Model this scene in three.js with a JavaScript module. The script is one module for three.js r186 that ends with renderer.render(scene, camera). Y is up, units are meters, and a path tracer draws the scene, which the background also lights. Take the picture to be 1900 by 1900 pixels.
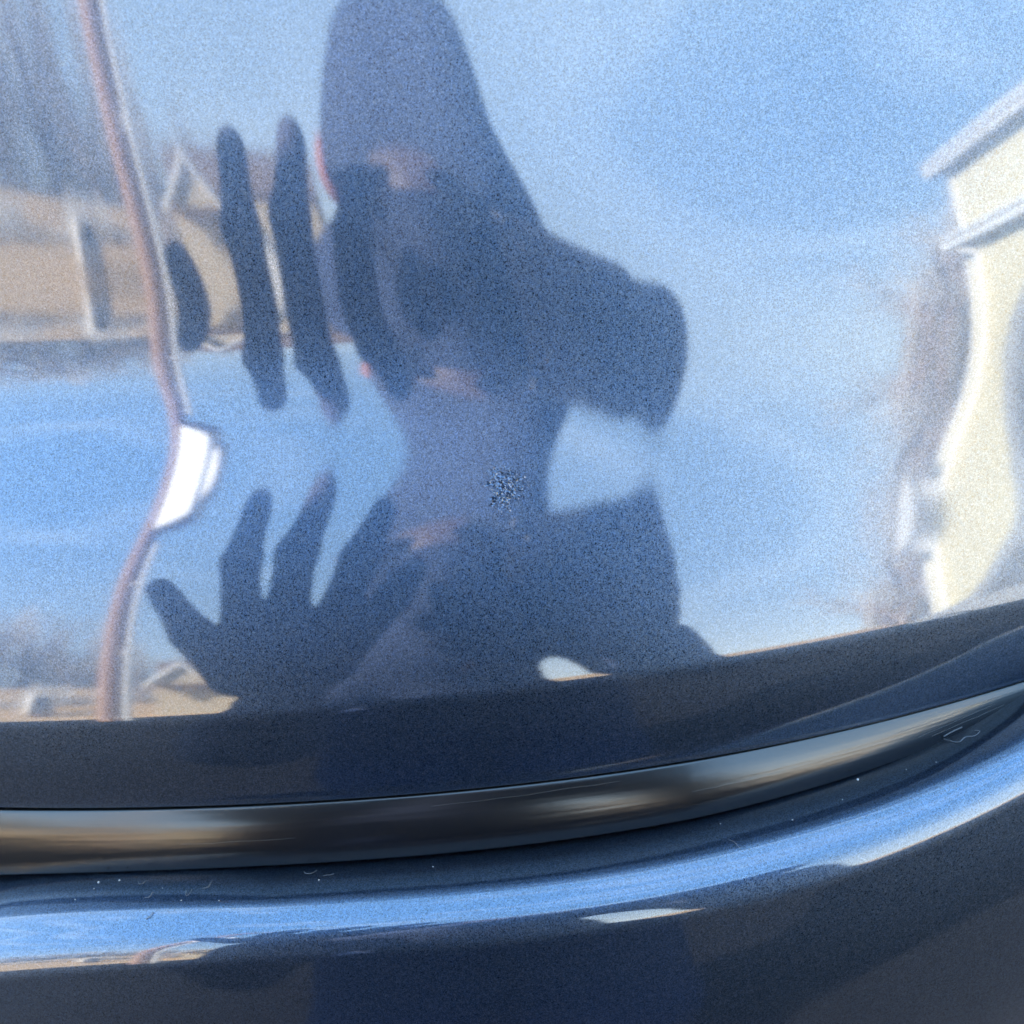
import * as THREE from 'three';
import { mergeGeometries } from 'three/addons/utils/BufferGeometryUtils.js';
import { MarchingCubes } from 'three/addons/objects/MarchingCubes.js';
import { RoundedBoxGeometry } from 'three/addons/geometries/RoundedBoxGeometry.js';

// ------------------------------------------------------------------ camera, sky, sun, exposure
const D = Math.PI / 180, V = (x, y, z) => new THREE.Vector3(x, y, z);
const scene = new THREE.Scene();
const camera = new THREE.PerspectiveCamera(52, 1, 0.02, 600);
camera.position.set(0, 1.0767, 0.2718);
camera.rotation.set(-25 * D, 0, 0);
camera.rotateZ(-7.5 * D);
camera.focus = 0.302; camera.userData.fStop = 9; // a small lens close to the paint: the paint is in focus, what it mirrors is not
const renderer = new THREE.WebGLRenderer({ antialias: true });
renderer.toneMapping = THREE.LinearToneMapping;
renderer.toneMappingExposure = 23.5;
renderer.shadowMap.enabled = true;

const SUN = V(-0.58, 0.50, -0.64).normalize();
{ // clear winter sky: deep blue overhead, pale towards the horizon, paler round the sun
  const W = 1024, H = 512, data = new Float32Array(W * H * 4);
  const hash = (i, j) => { let t = (i * 374761393 + j * 668265263) | 0; t = Math.imul(t ^ (t >>> 13), 1274126177); return ((t ^ (t >>> 16)) >>> 0) / 4294967296; };
  const vn = (x, y, per) => { const i = Math.floor(x), j = Math.floor(y), f = x - i, g = y - j, s = f * f * (3 - 2 * f), t = g * g * (3 - 2 * g), m = (k) => ((k % per) + per) % per; return (hash(m(i), j) * (1 - s) + hash(m(i + 1), j) * s) * (1 - t) + (hash(m(i), j + 1) * (1 - s) + hash(m(i + 1), j + 1) * s) * t; };
  for (let r = 0; r < H; r++) for (let c = 0; c < W; c++) {
    const up = ((r + 0.5) / H - 0.5) * Math.PI, az = ((c + 0.5) / W - 0.5) * 2 * Math.PI;
    const x = Math.cos(az) * Math.cos(up), y = Math.sin(up), z = Math.sin(az) * Math.cos(up), s = Math.max(0, x * SUN.x + y * SUN.y + z * SUN.z);
    const h = Math.max(0, y), pale = Math.exp(-h / 0.08), mid = Math.exp(-h / 0.25);
    const glow = 0.10 * Math.pow(s, 5) + 0.4 * Math.pow(s, 40);
    let k = [0.082 + 0.41 * mid + 0.09 * pale, 0.190 + 0.41 * mid + 0.04 * pale, 0.345 + 0.31 * mid - 0.03 * pale];
    let n = 0; for (let o = 0, a = 0.5, f = 8; o < 4; o++, a /= 2, f *= 2) n += a * vn(az / (2 * Math.PI) * f * 2, up * f * 1.6 + 50, f * 2);
    const wisp = Math.max(0, n - 0.5) * 0.6 * Math.min(1, h * 4);
    for (let q = 0; q < 3; q++) data[(r * W + c) * 4 + q] = y < -0.02 ? [0.14, 0.13, 0.12][q] : k[q] + glow * [1, 0.95, 0.85][q] + wisp * [0.8, 0.8, 0.72][q];
    data[(r * W + c) * 4 + 3] = 1;
  }
  const t = new THREE.DataTexture(data, W, H, THREE.RGBAFormat, THREE.FloatType);
  t.mapping = THREE.EquirectangularReflectionMapping; t.magFilter = t.minFilter = THREE.LinearFilter; t.needsUpdate = true;
  scene.background = t; scene.environment = t;
}
const sun = new THREE.DirectionalLight(new THREE.Color(1, 0.92, 0.80), 4.4);
sun.position.copy(SUN).multiplyScalar(40); sun.castShadow = true;
Object.assign(sun.shadow.camera, { left: -35, right: 35, top: 35, bottom: -35, near: 1, far: 120 });
sun.shadow.mapSize.set(4096, 4096);
scene.add(sun, sun.target);

// ------------------------------------------------------------------ helpers
let seed = 7;
const rnd = () => { seed = (seed + 0x6d2b79f5) | 0; let t = Math.imul(seed ^ (seed >>> 15), 1 | seed); t = (t + Math.imul(t ^ (t >>> 7), 61 | t)) ^ t; return ((t ^ (t >>> 14)) >>> 0) / 4294967296; };
const gauss = () => Math.sqrt(-2 * Math.log(rnd() + 1e-9)) * Math.cos(2 * Math.PI * rnd());
const used = new Map();
const numbered = (n) => { const k = used.get(n) ?? 0; used.set(n, k + 1); return k ? `${n}_${String(k).padStart(3, '0')}` : n; };
function thing(name, label, category, [x, y, z] = [0, 0, 0], turn = 0, group) {
  const o = new THREE.Group(); o.name = numbered(name); scene.add(o); o.position.set(x, y, z); o.rotation.y = turn;
  o.userData = { label, category }; if (group) o.userData.group = group;
  return o;
}
function part(name, geo, mat, parent, label) {
  const m = new THREE.Mesh(geo, mat); m.name = name; m.castShadow = m.receiveShadow = true; parent.add(m);
  if (label) m.userData.label = label;
  return m;
}
function struct(name, geo, mat) { const m = part(name, geo, mat, scene); m.userData.kind = 'structure'; return m; }
const std = (r, g, b, roughness = 0.8, more = {}) => new THREE.MeshStandardMaterial({ color: new THREE.Color().setRGB(r, g, b), roughness, ...more });
const box = (w, h, d, x = 0, y = 0, z = 0) => new THREE.BoxGeometry(w, h, d).translate(x, y, z);
const rbox = (w, h, d, x = 0, y = 0, z = 0, r = 0.02) => new RoundedBoxGeometry(w, h, d, 3, Math.min(r, w / 2.1, h / 2.1, d / 2.1)).translate(x, y, z);
const cyl = (a, b, r0, r1 = r0, n = 10) => {
  const d = b.clone().sub(a), g = new THREE.CylinderGeometry(r1, r0, d.length(), n, 1);
  return g.applyQuaternion(new THREE.Quaternion().setFromUnitVectors(V(0, 1, 0), d.clone().normalize())).translate((a.x + b.x) / 2, (a.y + b.y) / 2, (a.z + b.z) / 2);
};
const merge = (list) => mergeGeometries(list.map((g) => (g.index ? g.toNonIndexed() : g)));
const polar = (az, d, y = 0) => V(d * Math.sin(az * D), y, d * Math.cos(az * D)); // places laid out by bearing round the car

// ------------------------------------------------------------------ textures
function tex(n, fill, srgb = false, rep) {
  const data = new Uint8Array(n * n * 4); fill(data, n);
  const t = new THREE.DataTexture(data, n, n); t.magFilter = THREE.LinearFilter; t.minFilter = THREE.LinearMipmapLinearFilter; t.generateMipmaps = true;
  t.wrapS = t.wrapT = THREE.RepeatWrapping; if (srgb) t.colorSpace = THREE.SRGBColorSpace; if (rep) t.repeat.set(rep, rep); t.needsUpdate = true; return t;
}
function noiseField(n, blur) { // white noise, wrapped box blur, unit deviation
  let a = new Float32Array(n * n).map(gauss);
  for (let p = 0; p < blur; p++) {
    const b = new Float32Array(n * n), m = n - 1;
    for (let y = 0; y < n; y++) for (let x = 0; x < n; x++) b[y * n + x] = a[y * n + x] * 2 + a[y * n + ((x + 1) & m)] + a[y * n + ((x - 1) & m)] + a[((y + 1) & m) * n + x] + a[((y - 1) & m) * n + x];
    a = b;
  }
  let s = 0; for (const v of a) s += v * v; s = Math.sqrt(s / a.length);
  return a.map((v) => v / s);
}
const FLAKE = 0.34; // metres of paint that one flake map covers
const flakes = noiseField(2048, 1), flakes2 = noiseField(1024, 2);
const flakeColor = tex(2048, (d, n) => {
  for (let i = 0; i < n * n; i++) {
    const q2 = flakes2[((i >> 12) << 10) + ((i & 2047) >> 1)], v = Math.max(0.2, 1 + 0.36 * flakes[i] + 0.07 * q2), w = q2 * 0.05;
    const c = [0.0290 * (1 + w), 0.0420, 0.0660 * (1 - w)];
    for (let q = 0; q < 3; q++) { const l = Math.min(1, c[q] * v); d[i * 4 + q] = 255 * (l < 0.0031308 ? l * 12.92 : 1.055 * Math.pow(l, 1 / 2.4) - 0.055); }
    d[i * 4 + 3] = 255;
  }
}, true);
const PAINT = new THREE.MeshPhysicalMaterial({ name: 'blue_metallic_paint', color: 0xffffff, map: flakeColor, metalness: 1, roughness: 0.45, clearcoat: 1, clearcoatRoughness: 0.05 });
const rub = noiseField(512, 1);
const RUBBER = new THREE.MeshPhysicalMaterial({
  name: 'satin_black_plastic', color: new THREE.Color().setRGB(0.0022, 0.0022, 0.0026), roughness: 0.2, ior: 1.45,
  bumpMap: tex(512, (d, n) => { for (let y = 0; y < n; y++) for (let x = 0; x < n; x++) { let s = 0; for (let k = -40; k <= 40; k++) s += rub[y * n + ((x + k) & (n - 1))]; const v = Math.max(0, Math.min(255, 128 + s * 3.5 + rub[y * n + x] * 5)); d.set([v, v, v, 255], (y * n + x) * 4); } }),
  bumpScale: 0.00003,
});
const PANEGLASS = std(0.004, 0.004, 0.005, 0.05);
const DARK = std(0.003, 0.004, 0.008, 1);

// ------------------------------------------------------------------ the car's rear: one smooth lid over a black strip and the bumper
const CY = 0.95, K = 0.714; // height of the middle of the lid; size of the car's drawing below
// control net of the lid's cubic B-spline, in hundredths of a millimetre: rows go up by 30 mm, columns across by 60 mm
const NET = [
  [-440,837,1940,2871,3627,4198,4571,4723,4631,4267,3610,2638,1339,-291,-2252],
  [-994,372,1541,2516,3302,3896,4290,4463,4386,4030,3372,2400,1112,-488,-2394],
  [-1706,-246,991,2012,2825,3440,3853,4045,3982,3631,2971,1994,716,-850,-2696],
  [-2604,-1042,272,1342,2182,2813,3242,3448,3394,3045,2373,1389,127,-1394,-3171],
  [-3736,-2065,-664,467,1337,1982,2414,2612,2558,2204,1514,534,-686,-2142,-3841],
  [-5165,-3383,-1883,-675,233,864,1241,1370,1301,957,293,-597,-1706,-3060,-4672],
  [-6921,-5030,-3418,-2098,-1106,-460,-112,1,-19,-258,-796,-1535,-2532,-3802,-5344],
  [-9038,-7065,-5377,-3973,-2860,-2050,-1572,-1320,-1193,-1248,-1559,-2155,-3085,-4306,-5798],
  [-10996,-8947,-7195,-5727,-4504,-3493,-2795,-2314,-1978,-1869,-2104,-2716,-3628,-4808,-6256],
  [-12115,-9940,-8049,-6428,-5061,-3960,-3229,-2812,-2594,-2553,-2793,-3410,-4291,-5435,-6855],
  [-12791,-10490,-8480,-6759,-5335,-4231,-3526,-3215,-3197,-3370,-3701,-4238,-5077,-6221,-7654],
  [-13343,-10928,-8833,-7064,-5637,-4574,-3893,-3637,-3781,-4151,-4659,-5308,-6207,-7396,-8871],
  [-13848,-11333,-9173,-7373,-5949,-4907,-4222,-3919,-4128,-4781,-5608,-6489,-7542,-8840,-10402],
  [-14313,-11711,-9493,-7662,-6222,-5163,-4441,-4118,-4353,-5118,-6164,-7328,-8633,-10134,-11859],
  [-14734,-12054,-9780,-7912,-6445,-5367,-4668,-4410,-4681,-5461,-6604,-7973,-9522,-11264,-13213],
  [-15108,-12355,-10025,-8118,-6627,-5549,-4899,-4713,-5028,-5824,-7025,-8536,-10295,-12280,-14491],
  [-15440,-12617,-10234,-8290,-6785,-5723,-5121,-4996,-5357,-6187,-7444,-9069,-11007,-13227,-15716],
  [-15740,-12848,-10414,-8439,-6927,-5886,-5326,-5252,-5660,-6536,-7857,-9588,-11690,-14133,-16903],
  [-16013,-13054,-10571,-8568,-7053,-6033,-5511,-5483,-5939,-6867,-8258,-10094,-12355,-15015,-18060],
];
const cubic = (t) => [(1 - t) ** 3 / 6, (3 * t ** 3 - 6 * t * t + 4) / 6, (-3 * t ** 3 + 3 * t * t + 3 * t + 1) / 6, t ** 3 / 6];
function net(x, y) {
  const u = Math.min(Math.max((x + 0.36) / 0.06, 0), 11.9999), v = Math.min(Math.max((y + 0.15) / 0.03, 0), 15.9999), i = Math.floor(u), j = Math.floor(v), a = cubic(u - i), b = cubic(v - j);
  let s = 0; for (let q = 0; q < 4; q++) for (let p = 0; p < 4; p++) s += b[q] * a[p] * NET[j + q][i + p];
  return s * 1e-5;
}
const XE = 0.33, YE = 0.31, E = 1e-4;
function lid(x, y) { // past the net the lid carries on with an even curve
  const cx = Math.min(Math.max(x, -XE), XE), cy = Math.min(y, YE), dx = x - cx, dy = y - cy;
  let h = net(cx, cy);
  if (dx) h += (dx < 0 ? 0.35 * Math.tanh(dx / 0.35) : dx) * (net(cx + E, cy) - net(cx - E, cy)) / (2 * E) - dx * dx / (dx < 0 ? 10 : 0.9);
  if (dy) h += dy * (net(cx, cy + E) - net(cx, cy - E)) / (2 * E) - dy * dy / 1.2;
  return h;
}
const poly = (c, lo = -0.25, hi = 0.22) => (x) => {
  const f = (t) => ((c[0] * t + c[1]) * t + c[2]) * t + c[3], k = Math.min(Math.max(x, lo), hi);
  return f(k) + (x - k) * 0.5 * (f(k + E) - f(k - E)) / (2 * E);
};
const yCrease = poly([0, 0.03, -0.004, -0.0628]), yLip = poly([0.1795, 0.1374, -0.0045, -0.1125]);
const yPadTop = poly([0.1509, 0.1195, -0.0035, -0.1160]), yPad = poly([0.80, 0.262, 0.012, -0.1408]), yEdge = poly([1.9952, 0.4238, 0.0105, -0.1503]);
// a cross-section as arcs: [length, tilt of the surface at its start, tilt at its end]; 0 = upright, 90 = facing up
function section(arcs, step = 0.0008) {
  const pts = [[0, 0]]; let y = 0, z = 0;
  for (const [len, a, b] of arcs) {
    const n = Math.max(6, Math.ceil(len / step));
    for (let k = 0; k < n; k++) { const t = (k + 0.5) / n, s = t * t * (3 - 2 * t), th = (a + (b - a) * s) * D; y -= Math.cos(th) * len / n; z += Math.sin(th) * len / n; pts.push([y, z]); }
  }
  return pts;
}
const xs = []; for (let x = -1.9; x < 0.64001;) { xs.push(x); x += Math.abs(x) < 0.3 ? 0.002 : 0.01; }
function sheet(rows, at) { // rows x columns of points at(x, row) with smooth normals from finite differences
  const pos = [], nor = [], uv = [], idx = [], n = xs.length;
  for (let r = 0; r < rows.length; r++) {
    for (let c = 0; c < n; c++) {
      const x = xs[c], p = at(x, rows[r]);
      const a = at(x + E, rows[r]), b = at(x - E, rows[r]);
      const lo = rows[Math.max(r - 1, 0)], hi = rows[Math.min(r + 1, rows.length - 1)], e = at(x, hi), f = at(x, lo);
      const N = V(a[0] - b[0], a[1] - b[1], a[2] - b[2]).cross(V(f[0] - e[0], f[1] - e[1], f[2] - e[2])).normalize();
      pos.push(p[0] * K, p[1] * K + CY, p[2] * K); nor.push(N.x, N.y, N.z); uv.push(p[0] / FLAKE, p[3] / FLAKE);
    }
  }
  for (let r = 0; r + 1 < rows.length; r++) for (let c = 0; c + 1 < n; c++) { const k = r * n + c; idx.push(k, k + n, k + 1, k + 1, k + n, k + n + 1); }
  const g = new THREE.BufferGeometry();
  g.setAttribute('position', new THREE.Float32BufferAttribute(pos, 3)); g.setAttribute('normal', new THREE.Float32BufferAttribute(nor, 3)); g.setAttribute('uv', new THREE.Float32BufferAttribute(uv, 2)); g.setIndex(idx);
  return g;
}
const zCrease = (x) => lid(x, yCrease(x));
const car = thing('car', 'dark blue metallic car, its curved rear lid mirroring sky, house and photographer', 'car');
const lipSec = section([[0.0085, 18.4, 7], [0.040, 7, -3], [0.0012, -3, 9], [0.0032, 9, -100], [0.012, -100, -100]]);
const lipLow = Math.min(...lipSec.map((p) => p[0]));
{ // the lid: rows from the top down to the crease, then round the crease, down the lip and under it
  const rows = []; for (let k = 0; k <= 230; k++) rows.push(k / 230);
  for (let k = 1; k < lipSec.length; k++) rows.push(1 + k);
  const top = 0.52, at = (x, r) => {
    if (r <= 1) { const yc = yCrease(x), t = 1 - r, y = yc + (t < 0.75 ? t / 0.75 * 0.33 : 0.33 + (t - 0.75) / 0.25 * (top - 0.33 - yc)); return [x, y, lid(x, y), y]; }
    const k = Math.min(r - 1, lipSec.length - 1), p = lipSec[k], s = (yLip(x) - yCrease(x)) / lipLow;
    return [x, yCrease(x) + p[0] * s, zCrease(x) + p[1] * s, yCrease(x) - k * 0.0008];
  };
  part('trunk_lid', sheet(rows, at), PAINT, car);
}
const zLip = (x) => zCrease(x) + 0.003;
const padSec = section([[0.010, 84, 80], [0.003, 80, 31], [0.013, 31, 19], [0.0135, 19, 3], [0.0035, 3, -95], [0.012, -95, -95]]);
const padLow = Math.min(...padSec.map((p) => p[0]));
const padZ = padSec[Math.ceil(0.010 / 0.0008)][1];
part('bumper_pad', sheet(padSec.map((_, k) => k), (x, k) => {
  const p = padSec[k], s = (yPad(x) - yPadTop(x) - 0.0022) / padLow;
  return [x, yPadTop(x) + 0.0032 + p[0] * s, zLip(x) - 0.0035 + (p[1] - padZ) * (k < 13 ? 1 : 1 - 0.45 * Math.min(1, Math.max(0, (x - 0.06) / 0.15))), -k * 0.0008];
}), RUBBER, car);
const ledge = [[0.016, 106, 103], [0.0165, 103, 92], [0.011, 92, 62], [0.012, 62, 26], [0.007, 26, 10], [0.06, 10, 3], [0.12, 3, -12], [0.03, -12, -70]];
const bumpSec = section(ledge);
const arcEnd = (n) => ledge.slice(0, n).reduce((k, [len]) => k + Math.max(6, Math.ceil(len / 0.0008)), 0);
const edgeAt = arcEnd(4), edgeY = bumpSec[edgeAt][0];
const bumper = (x, k) => {
  const k0 = Math.min(Math.floor(k), bumpSec.length - 2), t = k - k0, p = [0, 1].map((q) => bumpSec[k0][q] * (1 - t) + bumpSec[k0 + 1][q] * t);
  const w = Math.min(1, Math.max(0, (x - 0.07) / 0.14)), l = Math.min(1, Math.max(0, (-0.12 - x) / 0.12)), inner = Math.max(0, 1 - k / arcEnd(3)); // the ledge falls away at the corner and rises to the strip at the left
  return [x, yEdge(x) + p[0] - edgeY + inner * (0.009 * l - 0.009 * w * w * (3 - 2 * w)), zLip(x) - 0.0075 + p[1], -k * 0.0008];
};
part('bumper', sheet(bumpSec.map((_, k) => k), bumper), PAINT, car);
part('rear_window', sheet([0, 1, 2, 3, 4, 5, 6], (x, k) => { const y = 0.52 + k * 0.075, d = y - 0.52; return [x * (1 - 0.02 * k), y, lid(x, 0.52) - 0.004 - d * 0.45 - d * d * 0.3, y]; }), PANEGLASS, car);
part('inner_panel', sheet([0, 1, 2, 3], (x, k) => [x, yLip(x) + 0.03 - k * 0.05, zCrease(x) - 0.012, -k * 0.02]), DARK, car);

{ // a scuffed, pitted patch in the lid's paint
  const n = 72, r = 0.0128, pos = [], uv = [], idx = [], h = [], ok = [];
  for (let j = 0; j <= n; j++) for (let i = 0; i <= n; i++) {
    const dx = (i / n * 2 - 1) * r, dy = (j / n * 2 - 1) * r, x = -0.0015 + dx + 0.0004 * gauss() * 0.2, y = 0.0095 + dy, a = Math.atan2(dy, dx), d = Math.hypot(dx, dy * 1.05);
    const edge = r * (0.74 + 0.12 * Math.sin(a * 3 + 1) + 0.08 * Math.sin(a * 7) + 0.06 * Math.sin(a * 13 + 2));
    const lift = 0.00020 + 0.00034 * Math.abs(gauss()) * Math.min(1, (edge - d) / 0.002 + 0.3);
    pos.push(x * K, y * K + CY, (lid(x, y) + lift) * K); uv.push(x / FLAKE, y / FLAKE); ok.push(d < edge && rnd() > 0.10 + 0.6 * Math.pow(Math.max(0, d / edge), 5));
  }
  for (let j = 0; j < n; j++) for (let i = 0; i < n; i++) { const k = j * (n + 1) + i; if (ok[k] && ok[k + 1] && ok[k + n + 1]) idx.push(k, k + 1, k + n + 1); if (ok[k + 1] && ok[k + n + 2] && ok[k + n + 1]) idx.push(k + 1, k + n + 2, k + n + 1); }
  const g = new THREE.BufferGeometry(); g.setAttribute('position', new THREE.Float32BufferAttribute(pos, 3)); g.setAttribute('uv', new THREE.Float32BufferAttribute(uv, 2)); g.setIndex(idx);
  const f = g.toNonIndexed(); f.computeVertexNormals();
  part('paint_scuff', f, new THREE.MeshPhysicalMaterial({ color: new THREE.Color().setRGB(0.022, 0.034, 0.062), metalness: 1, roughness: 0.35, clearcoat: 0.8, clearcoatRoughness: 0.10, flatShading: true }), car.getObjectByName('trunk_lid'), 'small rough pitted patch in the paint');
}
const onLedge = (x, t, lift = 0) => { const a = bumper(x, 21 + 27 * t), b = bumper(x, 22 + 27 * t), N = V(0, b[2] - a[2], a[1] - b[1]).normalize(); return V(a[0] * K, a[1] * K + CY, a[2] * K).addScaledVector(N, lift * K); };
{ // scratches, a nick and a pale smear on the black strip
  const pad = car.getObjectByName('bumper_pad'), SCRATCH = std(0.018, 0.017, 0.017, 0.7), at = (x, k, lift) => {
    const f = (kk) => { const k0 = Math.min(Math.floor(kk), padSec.length - 2), t = kk - k0, a = padSec[k0], b = padSec[k0 + 1], s = (yPad(x) - yPadTop(x) - 0.0022) / padLow; return V(x * K, (yPadTop(x) + 0.0032 + (a[0] * (1 - t) + b[0] * t) * s) * K + CY, (zLip(x) - 0.0035 + (a[1] * (1 - t) + b[1] * t - padZ) * (1 - 0.45 * Math.min(1, Math.max(0, (x - 0.06) / 0.15)))) * K); };
    const p = f(k), q = f(k + 1), n = V(0, q.z - p.z, p.y - q.y).normalize(); return p.addScaledVector(n, lift);
  };
  for (const [x0, k0, x1, k1, r] of [[0.150, 30, 0.186, 27, 7], [0.160, 39, 0.196, 32, 9], [0.166, 42, 0.200, 37, 10], [0.178, 26, 0.205, 25, 6], [-0.05, 24, 0.03, 22, 5], [-0.16, 38, -0.11, 37, 5], [0.06, 36, 0.10, 35, 5]]) {
    const pts = []; for (let i = 0; i <= 8; i++) pts.push(at(x0 + (x1 - x0) * i / 8, k0 + (k1 - k0) * i / 8 + 0.5 * gauss() * 0.4, 0.000005));
    part('scratch', new THREE.TubeGeometry(new THREE.CatmullRomCurve3(pts), 30, r * 0.000008, 5), SCRATCH, pad);
  }
  const pts = [[0.1715, 46.5], [0.1735, 45.5], [0.1765, 44.5], [0.180, 44]].map(([x, k]) => at(x, k, 0.00002));
  part('smear', new THREE.TubeGeometry(new THREE.CatmullRomCurve3(pts), 20, 0.00022, 6), std(0.035, 0.035, 0.038, 0.8), pad, 'pale smear on the lower edge');
}
const LINT = std(0.055, 0.058, 0.065, 0.9), DUST = std(0.16, 0.165, 0.17, 0.9);
function fibre(label, pts, r, group) { // pts: [across, down the ledge 0..1, lift]
  const p = pts.map(([x, t, l]) => onLedge(x, t, l)), o = p[0].clone(), c = new THREE.CatmullRomCurve3(p.map((v) => v.sub(o)));
  const m = new THREE.Mesh(new THREE.TubeGeometry(c, 24, r * K, 5), LINT); m.name = numbered('lint_fibre'); m.position.copy(o); m.castShadow = m.receiveShadow = true; m.userData = { label, category: 'lint' }; if (group) m.userData.group = group; scene.add(m);
}
fibre('long curled pale lint fibre under the strip at far right', [[0.1715, -0.25, 0.0006], [0.1745, 0.16, 0.0005], [0.1775, 0.14, 0.0012], [0.1805, 0.22, 0.0006], [0.1835, 0.16, 0.0008], [0.1830, 0.0, 0.0004]], 0.00014);
fibre('faint standing lint fibre on the ledge right of centre', [[0.0705, 0.72, 0.0003], [0.0722, 0.84, 0.0009], [0.0738, 1.0, 0.0003]], 0.0001);
fibre('bright short fibre on the highlight edge at left', [[-0.1722, 1.12, 0.0004], [-0.1705, 1.08, 0.0007], [-0.1692, 1.0, 0.0004]], 0.00018);
const fibres = [
  ['small pale hooked fibre just under the strip, farthest left', -0.1787, 0.23, 0.0035, 0.10], ['pale fibre bent like a tick, lying on the left of the ledge', -0.1489, 0.37, 0.0034, -0.22], ['faint shallow fibre low on the ledge, below the hooked one', -0.1736, 0.59, 0.0032, -0.14],
  ['short pale comma of lint low on the ledge, below the tick shape', -0.1561, 0.58, 0.0024, 0.16], ['long pale wavy fibre touching the strip, left of the middle', -0.1055, 0.11, 0.0056, 0.12], ['straight faint fibre just right of the wavy one', -0.097, 0.24, 0.0044, -0.05]];
for (const [label, x, t, w, b] of fibres)
  fibre(label, [[x - w / 2, t - b * 0.5, 0.0003], [x - w / 5, t + Math.abs(b) * 0.5, 0.0006], [x + w / 5, t + Math.abs(b) * 0.4, 0.0005], [x + w / 2, t - Math.abs(b) * 0.6, 0.0003]], 0.00011, 'lint fibres on the left of the bumper ledge');
const grain = new THREE.IcosahedronGeometry(1, 1);
const specks = [
  ['biggest white speck under the strip at far left', -0.1989, 0.15, 5], ['white speck under the strip, right neighbour of the biggest one', -0.1895, 0.12, 4.4], ['faint speck straight below the biggest one at far left', -0.1998, 0.32, 2.6], ['leftmost white speck, low on the ledge', -0.2067, 0.58, 3],
  ['faint speck between the hooked and the tick shaped fibres', -0.1683, 0.41, 2.2], ['white speck low on the ledge beneath the tick shaped fibre', -0.1583, 0.76, 3], ['white speck near the bright band, right of the tick shaped fibre', -0.1418, 0.81, 2.8], ['pale speck just below the long wavy fibre', -0.1007, 0.38, 3.2],
  ['bright white speck on the lower edge of the strip at right', 0.1307, 0.0, 5.5], ['pale speck in mid ledge, lower left of the bright one', 0.1202, 0.5, 2.8], ['pale speck low on the ledge beside the standing fibre', 0.0979, 0.63, 3], ['pale speck under the strip right of the middle', 0.0697, 0.19, 3],
  ['faint rightmost speck below the curled fibre', 0.1612, 0.45, 2.4], ['faint speck between the bright one and the curled fibre', 0.1497, 0.28, 2.4], ['pale speck under the strip just left of the middle', -0.0525, 0.21, 2.8]];
for (const [label, x, t, r] of specks) {
  const m = new THREE.Mesh(grain, DUST); m.name = numbered('dust_speck'); m.position.copy(onLedge(x, t, r * 0.00006)); m.scale.set(r, r * 0.8, r * 0.9).multiplyScalar(0.0001 * K); m.rotation.y = r * 7 + x * 90; m.castShadow = m.receiveShadow = true;
  m.userData = { label, category: 'dust', group: 'dust specks on the bumper ledge' }; scene.add(m);
}

// ------------------------------------------------------------------ the ground
const speck = noiseField(512, 1), blot = noiseField(512, 12);
const ground = new THREE.PlaneGeometry(700, 700, 1, 1).rotateX(-Math.PI / 2);
const asphaltMap = tex(512, (d, n) => { for (let i = 0; i < n * n; i++) { const v = Math.max(20, Math.min(255, 150 + speck[i] * 9 + blot[i] * 6)); d.set([v, v * 0.97, v * 0.93, 255], i * 4); } }, true);
{ const u = ground.attributes.uv; for (let i = 0; i < u.count; i++) u.setXY(i, u.getX(i) * 350, u.getY(i) * 350); }
struct('driveway', ground, new THREE.MeshPhysicalMaterial({ color: new THREE.Color().setRGB(0.027, 0.031, 0.042), roughness: 0.95, specularIntensity: 0.15, map: asphaltMap }));
const grassMap = tex(512, (d, n) => { for (let i = 0; i < n * n; i++) { const v = Math.max(30, Math.min(255, 195 + speck[i] * 24 + blot[i] * 22)); d.set([v, v * 0.94, v * 0.82, 255], i * 4); } }, true);
{ // a bank of dry winter grass across the street
  const pos = [], uv = [], idx = [], A = 90, R = 16;
  for (let a = 0; a <= A; a++) for (let r = 0; r <= R; r++) {
    const az = -85 + 170 * a / A, d = 24 + r * 1.7, t = r / R, left = 1 / (1 + Math.exp((az + 18) / 5));
    const p = polar(az, d, -0.05 + (2.2 + 3.4 * left + 0.3 * Math.sin(az * 0.21)) * Math.pow(t, 1.2));
    pos.push(p.x, p.y, p.z); uv.push(p.x / 3, p.z / 3);
  }
  for (let a = 0; a < A; a++) for (let r = 0; r < R; r++) { const k = a * (R + 1) + r; idx.push(k, k + 1, k + R + 1, k + 1, k + R + 2, k + R + 1); }
  const g = new THREE.BufferGeometry(); g.setAttribute('position', new THREE.Float32BufferAttribute(pos, 3)); g.setAttribute('uv', new THREE.Float32BufferAttribute(uv, 2)); g.setIndex(idx); g.computeVertexNormals();
  struct('grass_bank', g, std(0.80, 0.62, 0.43, 1, { map: grassMap, side: THREE.DoubleSide }));
}

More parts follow.
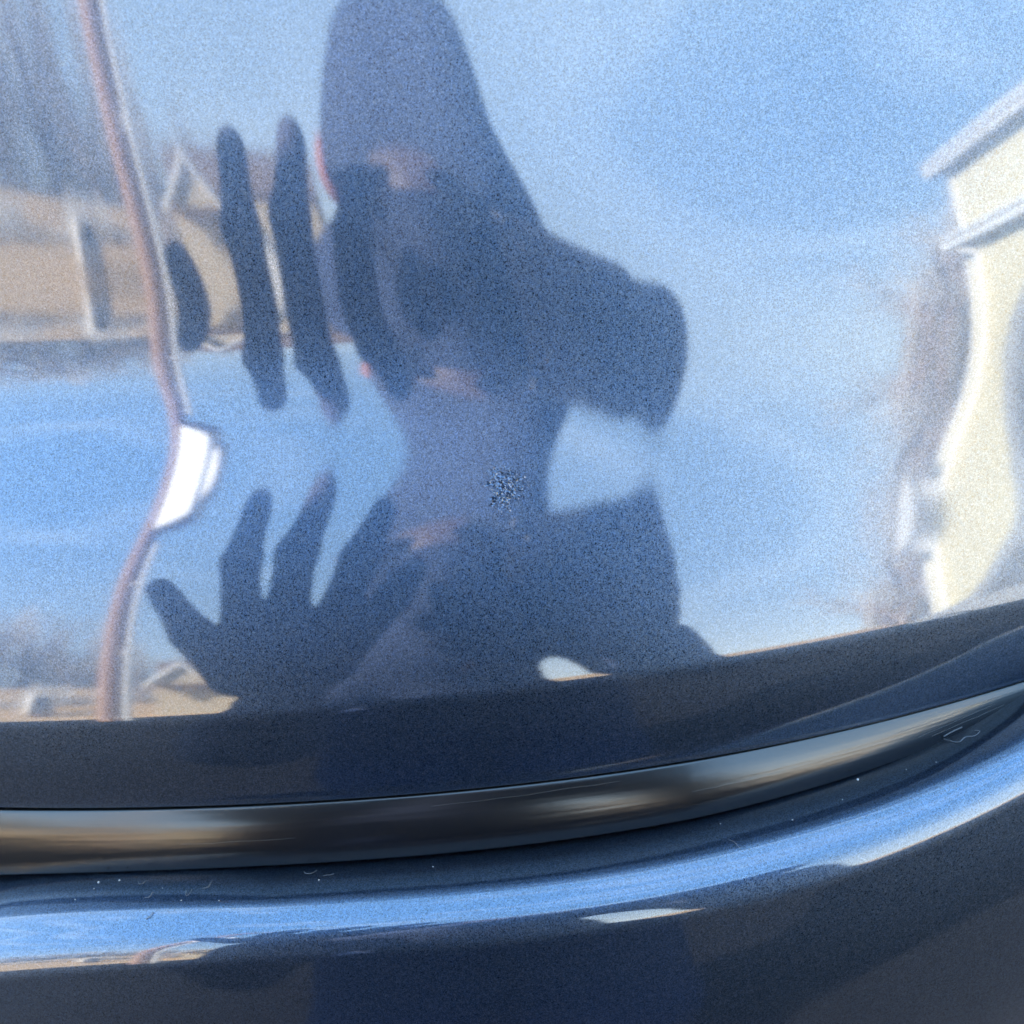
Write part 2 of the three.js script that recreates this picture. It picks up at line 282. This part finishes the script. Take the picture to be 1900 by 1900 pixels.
// ------------------------------------------------------------------ bare winter trees
const BARK = std(0.36, 0.29, 0.25, 0.95), TWIG = std(0.52, 0.50, 0.47, 0.95);
function bareTree(kind) {
  const limbs = [], twigs = [];
  const grow = (p, dir, len, r, depth) => {
    const bend = V(gauss(), gauss(), gauss()).multiplyScalar(0.10), mid = p.clone().addScaledVector(dir, len * 0.5), d2 = dir.clone().add(bend).normalize(), q = mid.clone().addScaledVector(d2, len * 0.5);
    const list = depth < 3 ? limbs : twigs, n = depth < 2 ? 8 : depth < 4 ? 5 : 3;
    list.push(cyl(p, mid, r, r * 0.85, n), cyl(mid, q, r * 0.85, r * 0.68, n));
    if (depth >= 6) return;
    const kids = depth === 0 ? 4 : depth < 4 ? 3 : 2;
    for (let k = 0; k < kids; k++) {
      const turn = V(gauss(), gauss() * 0.6 + (kind ? 0.35 : 0.15), gauss()).normalize(), d = d2.clone().multiplyScalar(1.0).addScaledVector(turn, 0.62 + 0.2 * rnd()).normalize();
      grow(k ? mid.clone().lerp(q, 0.2 + 0.8 * rnd()) : q, d, len * (0.62 + 0.2 * rnd()), r * (0.5 + 0.12 * rnd()), depth + 1);
    }
  };
  grow(V(0, -0.2, 0), V(0.03, 1, 0.02).normalize(), 3.4, 0.22, 0);
  return [merge(limbs), merge(twigs)];
}
const shapes = [bareTree(0), bareTree(1), bareTree(0)];
const treeSpots = [
  [-56, 56, 1.35, 0, 'tall bare tree at the far left edge of the reflection'], [-50, 54, 1.45, 1, 'tallest bare tree reflected left of the pole'], [-45.5, 56, 1.2, 2, 'bare tree reflected above the white van'],
  [-41.5, 57, 1.35, 0, 'bare tree reflected between van and utility pole'], [-38, 53, 0.9, 1, 'slim bare tree reflected just left of the utility pole'], [-32.5, 38, 0.72, 2, 'low bare tree reflected just right of the utility pole'],
  [-47.5, 62, 1.7, 1, 'big bare tree standing behind the row on the bank'], [-28, 52, 0.7, 0, 'small bare tree behind the gabled house'],
  [30, 27, 0.62, 1, 'bare tree reflected beside the cream house corner'], [31.5, 27, 0.9, 2, 'bare tree rising behind the cream house eave'], [34.5, 30, 1.05, 0, 'bare tree hidden behind the cream house'], [28.5, 42, 0.75, 2, 'small bare tree farthest from the cream house'],
];
const protos = [];
treeSpots.forEach(([az, d, s, k, label]) => {
  const p = polar(az, d, d > 53.5 ? 4.6 : d > 45 ? 3.6 : d > 35 ? 1.6 : 0);
  let t;
  if (!protos[k]) { t = protos[k] = thing('bare_tree', label, 'tree', [0, 0, 0], 0, 'bare winter trees'); part('trunk', shapes[k][0], BARK, t); part('crown', shapes[k][1], TWIG, t); }
  else { t = protos[k].clone(); t.name = numbered('bare_tree'); t.userData = { label, category: 'tree', group: 'bare winter trees' }; scene.add(t); }
  t.position.copy(p); t.rotation.y = az * 1.7; t.scale.setScalar(s);
});
{ // the woods farther off, each one mass of twigs
  const g = cyl(V(0, -0.5, 0), V(0, 0.5, 0), 0.02, 0.012, 3), M = new THREE.Matrix4(), q = new THREE.Quaternion();
  const wood = (n, label, place) => {
    const m = new THREE.InstancedMesh(g, TWIG, n);
    for (let i = 0; i < n; i++) {
      const [az, d, h] = place();
      q.setFromUnitVectors(V(0, 1, 0), V(gauss() * 0.55, 1, gauss() * 0.55).normalize());
      M.compose(polar(az, d, h), q, V(2, 1.2 + 2.2 * rnd(), 2)); m.setMatrixAt(i, M);
    }
    m.name = numbered('far_wood'); m.castShadow = m.receiveShadow = true; m.userData = { label, category: 'wood', kind: 'stuff' }; scene.add(m);
  };
  wood(8000, 'grey bare wood behind the grass bank, reflected at far left', () => { const az = -66 + 38 * rnd(), env = (az < -36 ? 10 : 4) + 2.5 * Math.sin(az * 0.7) + 2 * Math.sin(az * 1.9 + 1); return [az, 55 + 16 * rnd(), 4 + Math.max(2, env) * Math.pow(rnd(), 0.9)]; });
  wood(5200, 'brown winter brush along the foot of the grass bank, reflected at left', () => { const az = -60 + 44 * rnd(), c = Math.sin(az * 0.9) + Math.sin(az * 2.3 + 1); return [az, 38 + 7 * rnd(), 1.6 + (c > 0.2 ? 2.2 : 0.5) * rnd()]; });
  wood(5500, 'grey bare wood beyond the cream house, reflected at the right', () => { const u = rnd(), az = 29.5 + 9 * u, env = 2.5 + 7 * Math.min(1, u * 1.6) + 0.8 * Math.sin(az * 3); return [az, 32 + 10 * rnd(), 1.5 + env * Math.pow(rnd(), 0.85)]; });
}

// ------------------------------------------------------------------ utility pole with its conduit and transformer
const WOOD = std(0.62, 0.37, 0.24, 0.9, { map: tex(256, (d, n) => { for (let y = 0; y < n; y++) for (let x = 0; x < n; x++) { const v = Math.max(60, Math.min(255, 205 + 30 * speck[x] + 14 * speck[(y >> 3) * 512 + x])); d.set([v, v, v, 255], (y * n + x) * 4); } }, true) });
const WHITE = std(0.8, 0.79, 0.76, 0.5), STEEL = std(0.45, 0.46, 0.47, 0.45, { metalness: 0.6 });
{
  const p = polar(-35.3, 8.8), t = thing('utility_pole', 'brown wooden utility pole with white conduit, reflected at the left', 'utility pole', [p.x, 0, p.z]);
  part('pole', cyl(V(0, -0.2, 0), V(0, 10.5, 0), 0.165, 0.12, 20), WOOD, t);
  const a = 0.36, dx = 0.34 * Math.cos(a), dz = 0.34 * Math.sin(a);
  part('conduit', merge([cyl(V(dx, 0, -dz), V(dx, 5.0, -dz), 0.045, 0.045, 12), ...[0.8, 2.4, 4.0].map((y) => box(0.3, 0.03, 0.05, dx * 0.6, y, -dz * 0.6))]), WHITE, t);
  const spin = (g) => g.rotateY(0.15).translate(0.44, 0, -0.06);
  const tr = part('transformer', merge([spin(rbox(0.62, 1.5, 0.36, 0.04, 6.1, 0, 0.03)), spin(rbox(0.26, 0.42, 0.2, 0.46, 5.75, 0, 0.03))]), WHITE, t);
  part('bushing', merge([cyl(V(0.34, 6.85, 0), V(0.30, 7.15, 0), 0.04, 0.025), cyl(V(0.5, 6.85, 0), V(0.54, 7.15, 0), 0.04, 0.025)]), STEEL, tr);
  part('crossarm', merge([box(2.2, 0.12, 0.09, 0, 9.6, -0.16)]), WOOD, t);
  for (const x of [-0.95, -0.45, 0.5, 0.95]) part('insulator', cyl(V(x, 9.66, -0.16), V(x, 9.84, -0.16), 0.05, 0.03), STEEL, t);
}

// ------------------------------------------------------------------ houses
const sidingBump = tex(256, (d, n) => { for (let y = 0; y < n; y++) for (let x = 0; x < n; x++) { const v = 255 * (y % 32) / 32; d.set([v, v, v, 255], (y * n + x) * 4); } }, false, 1);
const CREAM = std(0.76, 0.69, 0.45, 0.7), ROOF = std(0.07, 0.07, 0.075, 0.95), PANE = std(0.03, 0.04, 0.05, 0.08), TAN = std(0.62, 0.52, 0.36, 0.85);
{ // the cream house on the right: its long wall runs away from the car
  const X = 6.15, Z1 = 8.9, Z0 = 0.5, W = 7, t = thing('cream_house', 'pale cream sided house with white eaves, reflected at the right', 'house', [X, 0, Z0]), L = Z1 - Z0;
  part('foundation', box(W, 0.4, L, W / 2, 0.2, L / 2), std(0.4, 0.39, 0.37, 0.9), t);
  const wall = part('wall', box(W - 0.04, 4.65, L - 0.04, W / 2, 2.7, L / 2), CREAM, t);
  const lap = new THREE.BoxGeometry(0.022, 0.186, L - 0.04).rotateZ(0.055);
  for (let k = 0; k < 24; k++) { const b = part('siding_board', lap, CREAM, wall); b.position.set(0.012, 0.52 + k * 0.19, L / 2); }
  part('corner_board', merge([box(0.10, 4.6, 0.10, 0.02, 2.7, L - 0.02)]), WHITE, t);
  // lower eave (a pent roof along the wall) and the upper eave
  for (const [y, out, th] of [[3.12, 0.24, 0.30], [4.84, 0.22, 0.24]]) {
    const e = part('eave', merge([rbox(0.05, th, L + 0.36, -out, y, L / 2 + 0.1, 0.01), box(out, 0.03, L + 0.3, -out / 2 + 0.01, y - th / 2 + 0.03, L / 2 + 0.1), rbox(out + 0.1, th, 0.05, -out / 2, y, L + 0.28, 0.01)]), WHITE, t);
    part('gutter', rbox(0.05, 0.11, L + 0.42, -out - 0.045, y + th / 2 - 0.05, L / 2 + 0.1, 0.02), WHITE, e);
  }
  const slope = (y, a, b) => { const g = new THREE.BoxGeometry(b - a, 0.03, L + 0.5); g.rotateZ(0.42); g.translate((a + b) / 2, y + 0.42 * ((b - a) / 2), L / 2 + 0.05); return g; };
  part('pent_roof', slope(3.30, -0.12, 0.0), ROOF, t); part('roof', slope(4.99, -0.15, 3.6), ROOF, t);
  part('downspout', merge([cyl(V(-0.20, 3.02, L + 0.25), V(-0.08, 2.70, L - 0.42), 0.055), cyl(V(-0.08, 2.72, L - 0.42), V(-0.08, 0.15, L - 0.42), 0.055)]), WHITE, t);
  for (const z of [2.2, 5.2]) { const w = part('window', merge([box(0.08, 1.3, 0.08, -0.02, 4.0, z - 0.5), box(0.08, 1.3, 0.08, -0.02, 4.0, z + 0.5), box(0.08, 0.08, 1.1, -0.02, 4.62, z), box(0.1, 0.08, 1.2, -0.03, 3.38, z)]), WHITE, t); part('pane', box(0.02, 1.2, 0.94, -0.012, 4.0, z), PANE, w); }
}
{ // a small tan house with a white gable across the street
  const c = polar(-24.5, 30), t = thing('gabled_house', 'small tan house with white gable trim, reflected between pole and fingers', 'house', [c.x, 0.2, c.z], -24.5 * D);
  part('wall', box(6.6, 3.4, 5, 0, 1.7, 0), TAN, t);
  const g = new THREE.Shape([new THREE.Vector2(-3.5, 3.1), new THREE.Vector2(-2.3, 4.45), new THREE.Vector2(-1.1, 3.1)]);
  part('gable', new THREE.ExtrudeGeometry(g, { depth: 1, bevelEnabled: false }).translate(0, 0, -3.2), TAN, t);
  part('gable_trim', merge([cyl(V(-3.65, 2.98, -3.3), V(-2.3, 4.55, -3.3), 0.13), cyl(V(-0.95, 2.98, -3.3), V(-2.3, 4.55, -3.3), 0.13)]), WHITE, t);
  part('roof', new THREE.CylinderGeometry(2.9, 2.9, 7.2, 3).rotateZ(Math.PI / 2).rotateX(Math.PI / 2 * 0).scale(1, 0.45, 1).translate(0.1, 3.9, 0.4), std(0.2, 0.15, 0.12, 0.9), t);
  const d = part('door', box(1, 2.1, 0.06, 0.4, 1.15, -2.54), WHITE, t); part('handle', new THREE.SphereGeometry(0.05, 8, 6).translate(0.75, 1.1, -2.6), STEEL, d);
  const w = part('window', box(1.3, 1.1, 0.08, 2.1, 1.9, -2.53), WHITE, t); part('pane', box(1.1, 0.9, 0.03, 2.1, 1.9, -2.575), PANE, w);
}

// ------------------------------------------------------------------ parked vehicles
const TYRE = std(0.02, 0.02, 0.02, 0.9), GREY = new THREE.MeshPhysicalMaterial({ color: new THREE.Color().setRGB(0.5, 0.5, 0.49), metalness: 0.3, roughness: 0.5, clearcoat: 0.6 });
function extrude(pts, depth, bevel = 0.06) { const s = new THREE.Shape(pts.map(([x, y]) => new THREE.Vector2(x, y))); return new THREE.ExtrudeGeometry(s, { depth: depth - 2 * bevel, bevelEnabled: true, bevelSize: bevel, bevelThickness: bevel, bevelSegments: 3 }).translate(0, 0, -depth / 2 + bevel); }
function vehicle(name, label, category, at, turn, prof, cab, len, width, mat, glassMat, wheelR) {
  const t = thing(name, label, category, at, turn);
  part('body', extrude(prof, width), mat, t);
  for (const [poly_, w] of cab) part('window', extrude(poly_, w, 0.01), glassMat, t);
  for (const x of [-len * 0.31, len * 0.31]) for (const s of [-1, 1]) { const w = part('wheel', new THREE.CylinderGeometry(wheelR, wheelR, 0.22, 24).rotateX(Math.PI / 2).translate(x, wheelR, s * (width / 2 - 0.08)), TYRE, t); part('rim', new THREE.CylinderGeometry(wheelR * 0.6, wheelR * 0.6, 0.24, 16).rotateX(Math.PI / 2).translate(x, wheelR, s * (width / 2 - 0.075)), STEEL, w); }
  return t;
}
{
  const t = vehicle('parked_car', 'grey parked car with an amber side light, reflected at the right edge', 'car', [5.15, 0, 4.35], -Math.PI / 2,
    [[-2.2, 0.35], [-2.2, 1.0], [-1.95, 1.62], [-1.6, 1.78], [0.1, 1.8], [0.55, 1.68], [1.15, 1.15], [2.05, 0.98], [2.2, 0.75], [2.2, 0.35]],
    [[[[-1.75, 1.15], [-1.6, 1.62], [-0.1, 1.64], [-0.1, 1.15]], 1.82], [[[0, 1.15], [0, 1.64], [0.45, 1.58], [0.9, 1.15]], 1.82]], 4.4, 1.8, GREY, std(0.2, 0.2, 0.2, 0.4), 0.33);
  for (const s of [-1, 1]) part('headlight', rbox(0.1, 0.16, 0.36, 2.2, 0.82, s * 0.62, 0.04), WHITE, t);
  part('side_light', rbox(0.14, 0.10, 0.05, -2.05, 1.02, 0.9, 0.02), std(0.9, 0.16, 0.02, 0.3), t, 'amber side light');
}
{
  const p = polar(-40.2, 34), t = vehicle('white_van', 'white van with blue grey sides parked across the street at the left', 'van', [p.x, 1.55, p.z], 2.25,
    [[-0.8, 0.3], [-0.8, 2.5], [0.7, 2.55], [0.85, 1.5], [0.95, 0.3]], [[[[-0.5, 1.35], [-0.5, 2.1], [0.5, 2.1], [0.7, 1.35]], 1.72]], 1.7, 1.7, std(0.78, 0.77, 0.74, 0.35), PANE, 0.32);
  t.scale.setScalar(0.66);
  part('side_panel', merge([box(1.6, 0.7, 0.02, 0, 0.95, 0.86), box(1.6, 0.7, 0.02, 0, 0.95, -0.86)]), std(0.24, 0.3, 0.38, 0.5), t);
}

// ------------------------------------------------------------------ the photographer
function blend(bones, k = 0.03) { // smooth union of tapered capsules
  return (x, y, z) => {
    let s = 0;
    for (const [a, b, ra, rb, sx = 1] of bones) {
      const bx = b[0] - a[0], by = b[1] - a[1], bz = b[2] - a[2], px = x - a[0], py = y - a[1], pz = z - a[2], l = bx * bx + by * by + bz * bz;
      const h = l ? Math.min(1, Math.max(0, (px * bx + py * by + pz * bz) / l)) : 0, dx = (px - bx * h) / sx, dy = py - by * h, dz = pz - bz * h;
      s += Math.exp(-(Math.sqrt(dx * dx + dy * dy + dz * dz) - (ra + (rb - ra) * h)) / k);
    }
    return -k * Math.log(s + 1e-30);
  };
}
function mesh(sdf, [cx, cy, cz], half, res) {
  const mc = new MarchingCubes(res, new THREE.MeshStandardMaterial(), false, false, 260000), n = mc.size;
  for (let z = 0; z < n; z++) for (let y = 0; y < n; y++) for (let x = 0; x < n; x++)
    mc.field[(z * n + y) * n + x] = -sdf(cx + half * (x - mc.halfsize) / mc.halfsize, cy + half * (y - mc.halfsize) / mc.halfsize, cz + half * (z - mc.halfsize) / mc.halfsize);
  mc.isolation = 0; mc.update();
  const g = new THREE.BufferGeometry(), c = mc.count, p = mc.positionArray.slice(0, c * 3), e = 0.002, N = new Float32Array(c * 3);
  for (let i = 0; i < c; i++) {
    const x = p[i * 3] = p[i * 3] * half + cx, y = p[i * 3 + 1] = p[i * 3 + 1] * half + cy, z = p[i * 3 + 2] = p[i * 3 + 2] * half + cz;
    const v = V(sdf(x + e, y, z) - sdf(x - e, y, z), sdf(x, y + e, z) - sdf(x, y - e, z), sdf(x, y, z + e) - sdf(x, y, z - e)).normalize(); N.set([v.x, v.y, v.z], i * 3);
  }
  g.setAttribute('position', new THREE.BufferAttribute(p, 3)); g.setAttribute('normal', new THREE.BufferAttribute(N, 3)); g.setAttribute('uv', new THREE.BufferAttribute(new Float32Array(c * 2), 2));
  return g;
}
const SKIN = new THREE.MeshPhysicalMaterial({ color: new THREE.Color().setRGB(0.085, 0.055, 0.05), roughness: 0.6 });
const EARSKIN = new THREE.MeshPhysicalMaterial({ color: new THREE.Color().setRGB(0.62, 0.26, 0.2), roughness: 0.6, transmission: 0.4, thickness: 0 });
const cloth = (r, g, b) => new THREE.MeshPhysicalMaterial({ color: new THREE.Color().setRGB(r, g, b), roughness: 0.95, specularIntensity: 0.2 });
const JACKET = cloth(0.045, 0.06, 0.11), JEANS = cloth(0.012, 0.025, 0.07), HAT = cloth(0.06, 0.07, 0.105), HAIR = cloth(0.032, 0.038, 0.062), GLOVE = cloth(0.095, 0.085, 0.11), SHOE = std(0.05, 0.05, 0.05, 0.8);
{
  const t = thing('person', 'person in dark coat, gloves, gaiter and grey cap, one hand raised, mirrored in the paint', 'person', [-0.07, 0, 0.57]);
  const o = V(-0.07, 0, 0.57), put = (name, g, m, parent = t, label) => part(name, g.translate(0, -CY, 0).scale(K, K, K).translate(-o.x, CY, -o.z), m, parent, label); // drawn at the size of the lid's drawing
  // head and neck
  const skull = blend([[[-0.120, 1.155, 0.60], [-0.072, 1.150, 0.60], 0.086, 0.086, 1.0], [[-0.092, 1.05, 0.56], [-0.094, 1.10, 0.558], 0.050, 0.060, 1.0], [[-0.096, 1.09, 0.486], [-0.098, 1.135, 0.503], 0.013, 0.010], [[-0.10, 1.00, 0.64], [-0.10, 1.12, 0.61], 0.075, 0.070],
    [[-0.135, 1.160, 0.525], [-0.065, 1.160, 0.525], 0.016, 0.016], [[-0.118, 1.055, 0.494], [-0.072, 1.055, 0.494], 0.010, 0.010]], 0.014);
  const beard = (x, y, z) => Math.max(skull(x, y, z) - 0.006, y - 1.142 - 0.2 * Math.max(0, z - 0.55), 0.99 - y);
  put('neck_gaiter', mesh(beard, [-0.10, 1.10, 0.60], 0.19, 72), HAIR);
  const leftHand = [
    [[-0.250, 0.955, 0.345], [-0.195, 0.955, 0.350], 0.040, 0.036], [[-0.256, 0.99, 0.340], [-0.185, 0.995, 0.350], 0.024, 0.022], [[-0.245, 0.86, 0.37], [-0.225, 0.93, 0.352], 0.032, 0.036],
    [[-0.262, 0.995, 0.338], [-0.262, 1.09, 0.325], 0.0195, 0.0180], [[-0.262, 1.09, 0.325], [-0.250, 1.152, 0.316], 0.0180, 0.0150],
    [[-0.222, 1.0, 0.345], [-0.210, 1.10, 0.342], 0.0200, 0.0190], [[-0.210, 1.10, 0.342], [-0.193, 1.157, 0.346], 0.0190, 0.0155],
    [[-0.182, 1.0, 0.352], [-0.150, 1.085, 0.352], 0.0185, 0.0170], [[-0.150, 1.085, 0.352], [-0.130, 1.13, 0.356], 0.0170, 0.0140],
    [[-0.165, 0.975, 0.358], [-0.120, 1.04, 0.362], 0.0160, 0.0145], [[-0.120, 1.04, 0.362], [-0.100, 1.07, 0.368], 0.0145, 0.0120],
    [[-0.272, 0.935, 0.342], [-0.312, 1.0, 0.335], 0.026, 0.0200], [[-0.312, 1.0, 0.335], [-0.350, 1.068, 0.330], 0.0200, 0.0150]];
  const rightHand = [
    [[0.100, 0.97, 0.462], [0.104, 1.03, 0.450], 0.036, 0.034], [[0.130, 0.92, 0.49], [0.105, 0.98, 0.462], 0.036, 0.038],
    [[0.118, 1.05, 0.445], [0.128, 1.085, 0.415], 0.0165, 0.0150], [[0.128, 1.085, 0.415], [0.080, 1.095, 0.405], 0.0145, 0.0125],
    [[0.124, 1.022, 0.445], [0.138, 1.055, 0.415], 0.0165, 0.0150], [[0.138, 1.055, 0.415], [0.082, 1.062, 0.411], 0.0143, 0.0125],
    [[0.126, 0.996, 0.45], [0.140, 1.022, 0.42], 0.016, 0.0145], [[0.140, 1.022, 0.42], [0.084, 1.030, 0.418], 0.0135, 0.0120],
    [[0.126, 0.972, 0.455], [0.138, 0.990, 0.427], 0.0145, 0.0135], [[0.138, 0.990, 0.427], [0.092, 0.998, 0.426], 0.0125, 0.0110],
    [[0.084, 1.0, 0.465], [0.072, 1.06, 0.460], 0.019, 0.016], [[0.072, 1.06, 0.460], [0.060, 1.095, 0.452], 0.016, 0.0125]];
  const trunk = blend([[[-0.16, 1.02, 0.69], [-0.13, 0.70, 0.85], 0.08, 0.10, 1.2], [[-0.22, 1.05, 0.66], [-0.01, 1.05, 0.66], 0.055, 0.055], [[-0.10, 1.02, 0.65], [-0.10, 1.14, 0.61], 0.06, 0.055]], 0.03);
  put('body', merge([mesh(skull, [-0.10, 1.12, 0.60], 0.25, 100), mesh(trunk, [-0.1, 0.95, 0.78], 0.42, 56)]), SKIN);
  put('glove', mesh(blend(leftHand, 0.005), [-0.225, 1.0, 0.345], 0.19, 110), GLOVE); put('glove', mesh(blend(rightHand, 0.008), [0.11, 1.0, 0.45], 0.15, 92).translate(-0.008, 0, 0), GLOVE);
  put('ear', new THREE.SphereGeometry(1, 16, 12).scale(0.014, 0.036, 0.024).rotateY(0.5).rotateZ(0.15).translate(-0.224, 1.168, 0.60), EARSKIN, t, 'sunlit pink ear');
  put('ear', new THREE.SphereGeometry(1, 16, 12).scale(0.010, 0.030, 0.022).rotateY(-0.5).rotateZ(-0.2).translate(0.006, 1.165, 0.62), EARSKIN);
  for (const s of [-1, 1]) put('eye', new THREE.SphereGeometry(0.016, 12, 10).translate(-0.098 + s * 0.042, 1.140, 0.519), std(0.5, 0.5, 0.5, 0.2));
  const cap = blend([[[-0.134, 1.172, 0.598], [-0.058, 1.166, 0.598], 0.095, 0.096, 1.0]], 0.01), capCut = (x, y, z) => Math.max(cap(x, y, z), 1.152 + (x + 0.1) * -0.10 - 0.7 * Math.max(0, z - 0.57) - y);
  put('cap', mesh(capCut, [-0.10, 1.18, 0.61], 0.20, 76), HAT);
  const lens = (x) => new THREE.CylinderGeometry(0.030, 0.030, 0.004, 24).rotateX(Math.PI / 2).scale(1.1, 0.86, 1).translate(x, 1.138, 0.497);
  put('sunglasses', merge([lens(-0.137), lens(-0.059), box(0.02, 0.006, 0.005, -0.098, 1.146, 0.496), box(0.006, 0.008, 0.11, -0.188, 1.148, 0.548), box(0.006, 0.008, 0.11, -0.008, 1.148, 0.548)]), std(0.01, 0.01, 0.012, 0.25));
  // jacket: torso, collar and sleeves in one piece
  const jacket = blend([[[-0.165, 1.02, 0.68], [-0.12, 0.66, 0.88], 0.108, 0.17, 1.2], [[-0.235, 1.02, 0.68], [0.03, 1.075, 0.69], 0.068, 0.058], [[-0.125, 1.05, 0.65], [-0.115, 1.095, 0.635], 0.112, 0.104, 1.15],
    [[-0.255, 1.02, 0.68], [-0.36, 0.62, 0.50], 0.070, 0.075], [[-0.36, 0.62, 0.50], [-0.250, 0.87, 0.375], 0.075, 0.050],
    [[0.06, 1.07, 0.70], [0.235, 0.72, 0.66], 0.062, 0.066], [[0.235, 0.72, 0.66], [0.132, 0.945, 0.475], 0.066, 0.045]], 0.02);
  put('jacket', mesh(jacket, [-0.09, 0.62, 0.78], 0.66, 132), JACKET);
  const jeans = blend([[[-0.21, 0.70, 0.92], [-0.04, 0.70, 0.92], 0.15, 0.15], [[-0.23, 0.68, 0.90], [-0.27, 0.24, 0.72], 0.15, 0.125], [[-0.27, 0.24, 0.72], [-0.27, -0.30, 0.88], 0.125, 0.085],
    [[-0.02, 0.68, 0.90], [0.03, 0.24, 0.72], 0.15, 0.125], [[0.03, 0.24, 0.72], [0.05, -0.30, 0.88], 0.125, 0.085]], 0.02);
  put('jeans', mesh(jeans, [-0.12, 0.24, 0.84], 0.67, 110), JEANS);
  for (const x of [-0.275, 0.055]) put('shoe', mesh(blend([[[x, -0.315, 0.90], [x, -0.325, 0.66], 0.062, 0.054]], 0.01), [x, -0.3, 0.78], 0.25, 32), SHOE);
}
{ // the phone in the photographer's hand, just behind the lens
  const t = thing('phone', 'dark phone held upright in the right hand, mirrored in the paint', 'phone'), m = new THREE.Object3D();
  t.position.set(0.043 * K, CY + 0.172 * K, 0.430 * K); t.rotation.set(-25 * D, 0, 0); t.rotateZ(-7.5 * D); t.scale.setScalar(K);
  part('case', rbox(0.112, 0.165, 0.012, 0, -0.0825, 0, 0.005), std(0.02, 0.02, 0.025, 0.5), t);
  part('screen', box(0.10, 0.155, 0.001, 0, -0.0825, 0.0067), std(0.02, 0.02, 0.02, 0.1), t);
  part('lens_ring', new THREE.TorusGeometry(0.0095, 0.0015, 8, 24).translate(-0.043, -0.012, -0.0062), std(0.1, 0.1, 0.1, 0.3, { metalness: 1 }), t);
}

renderer.render(scene, camera);
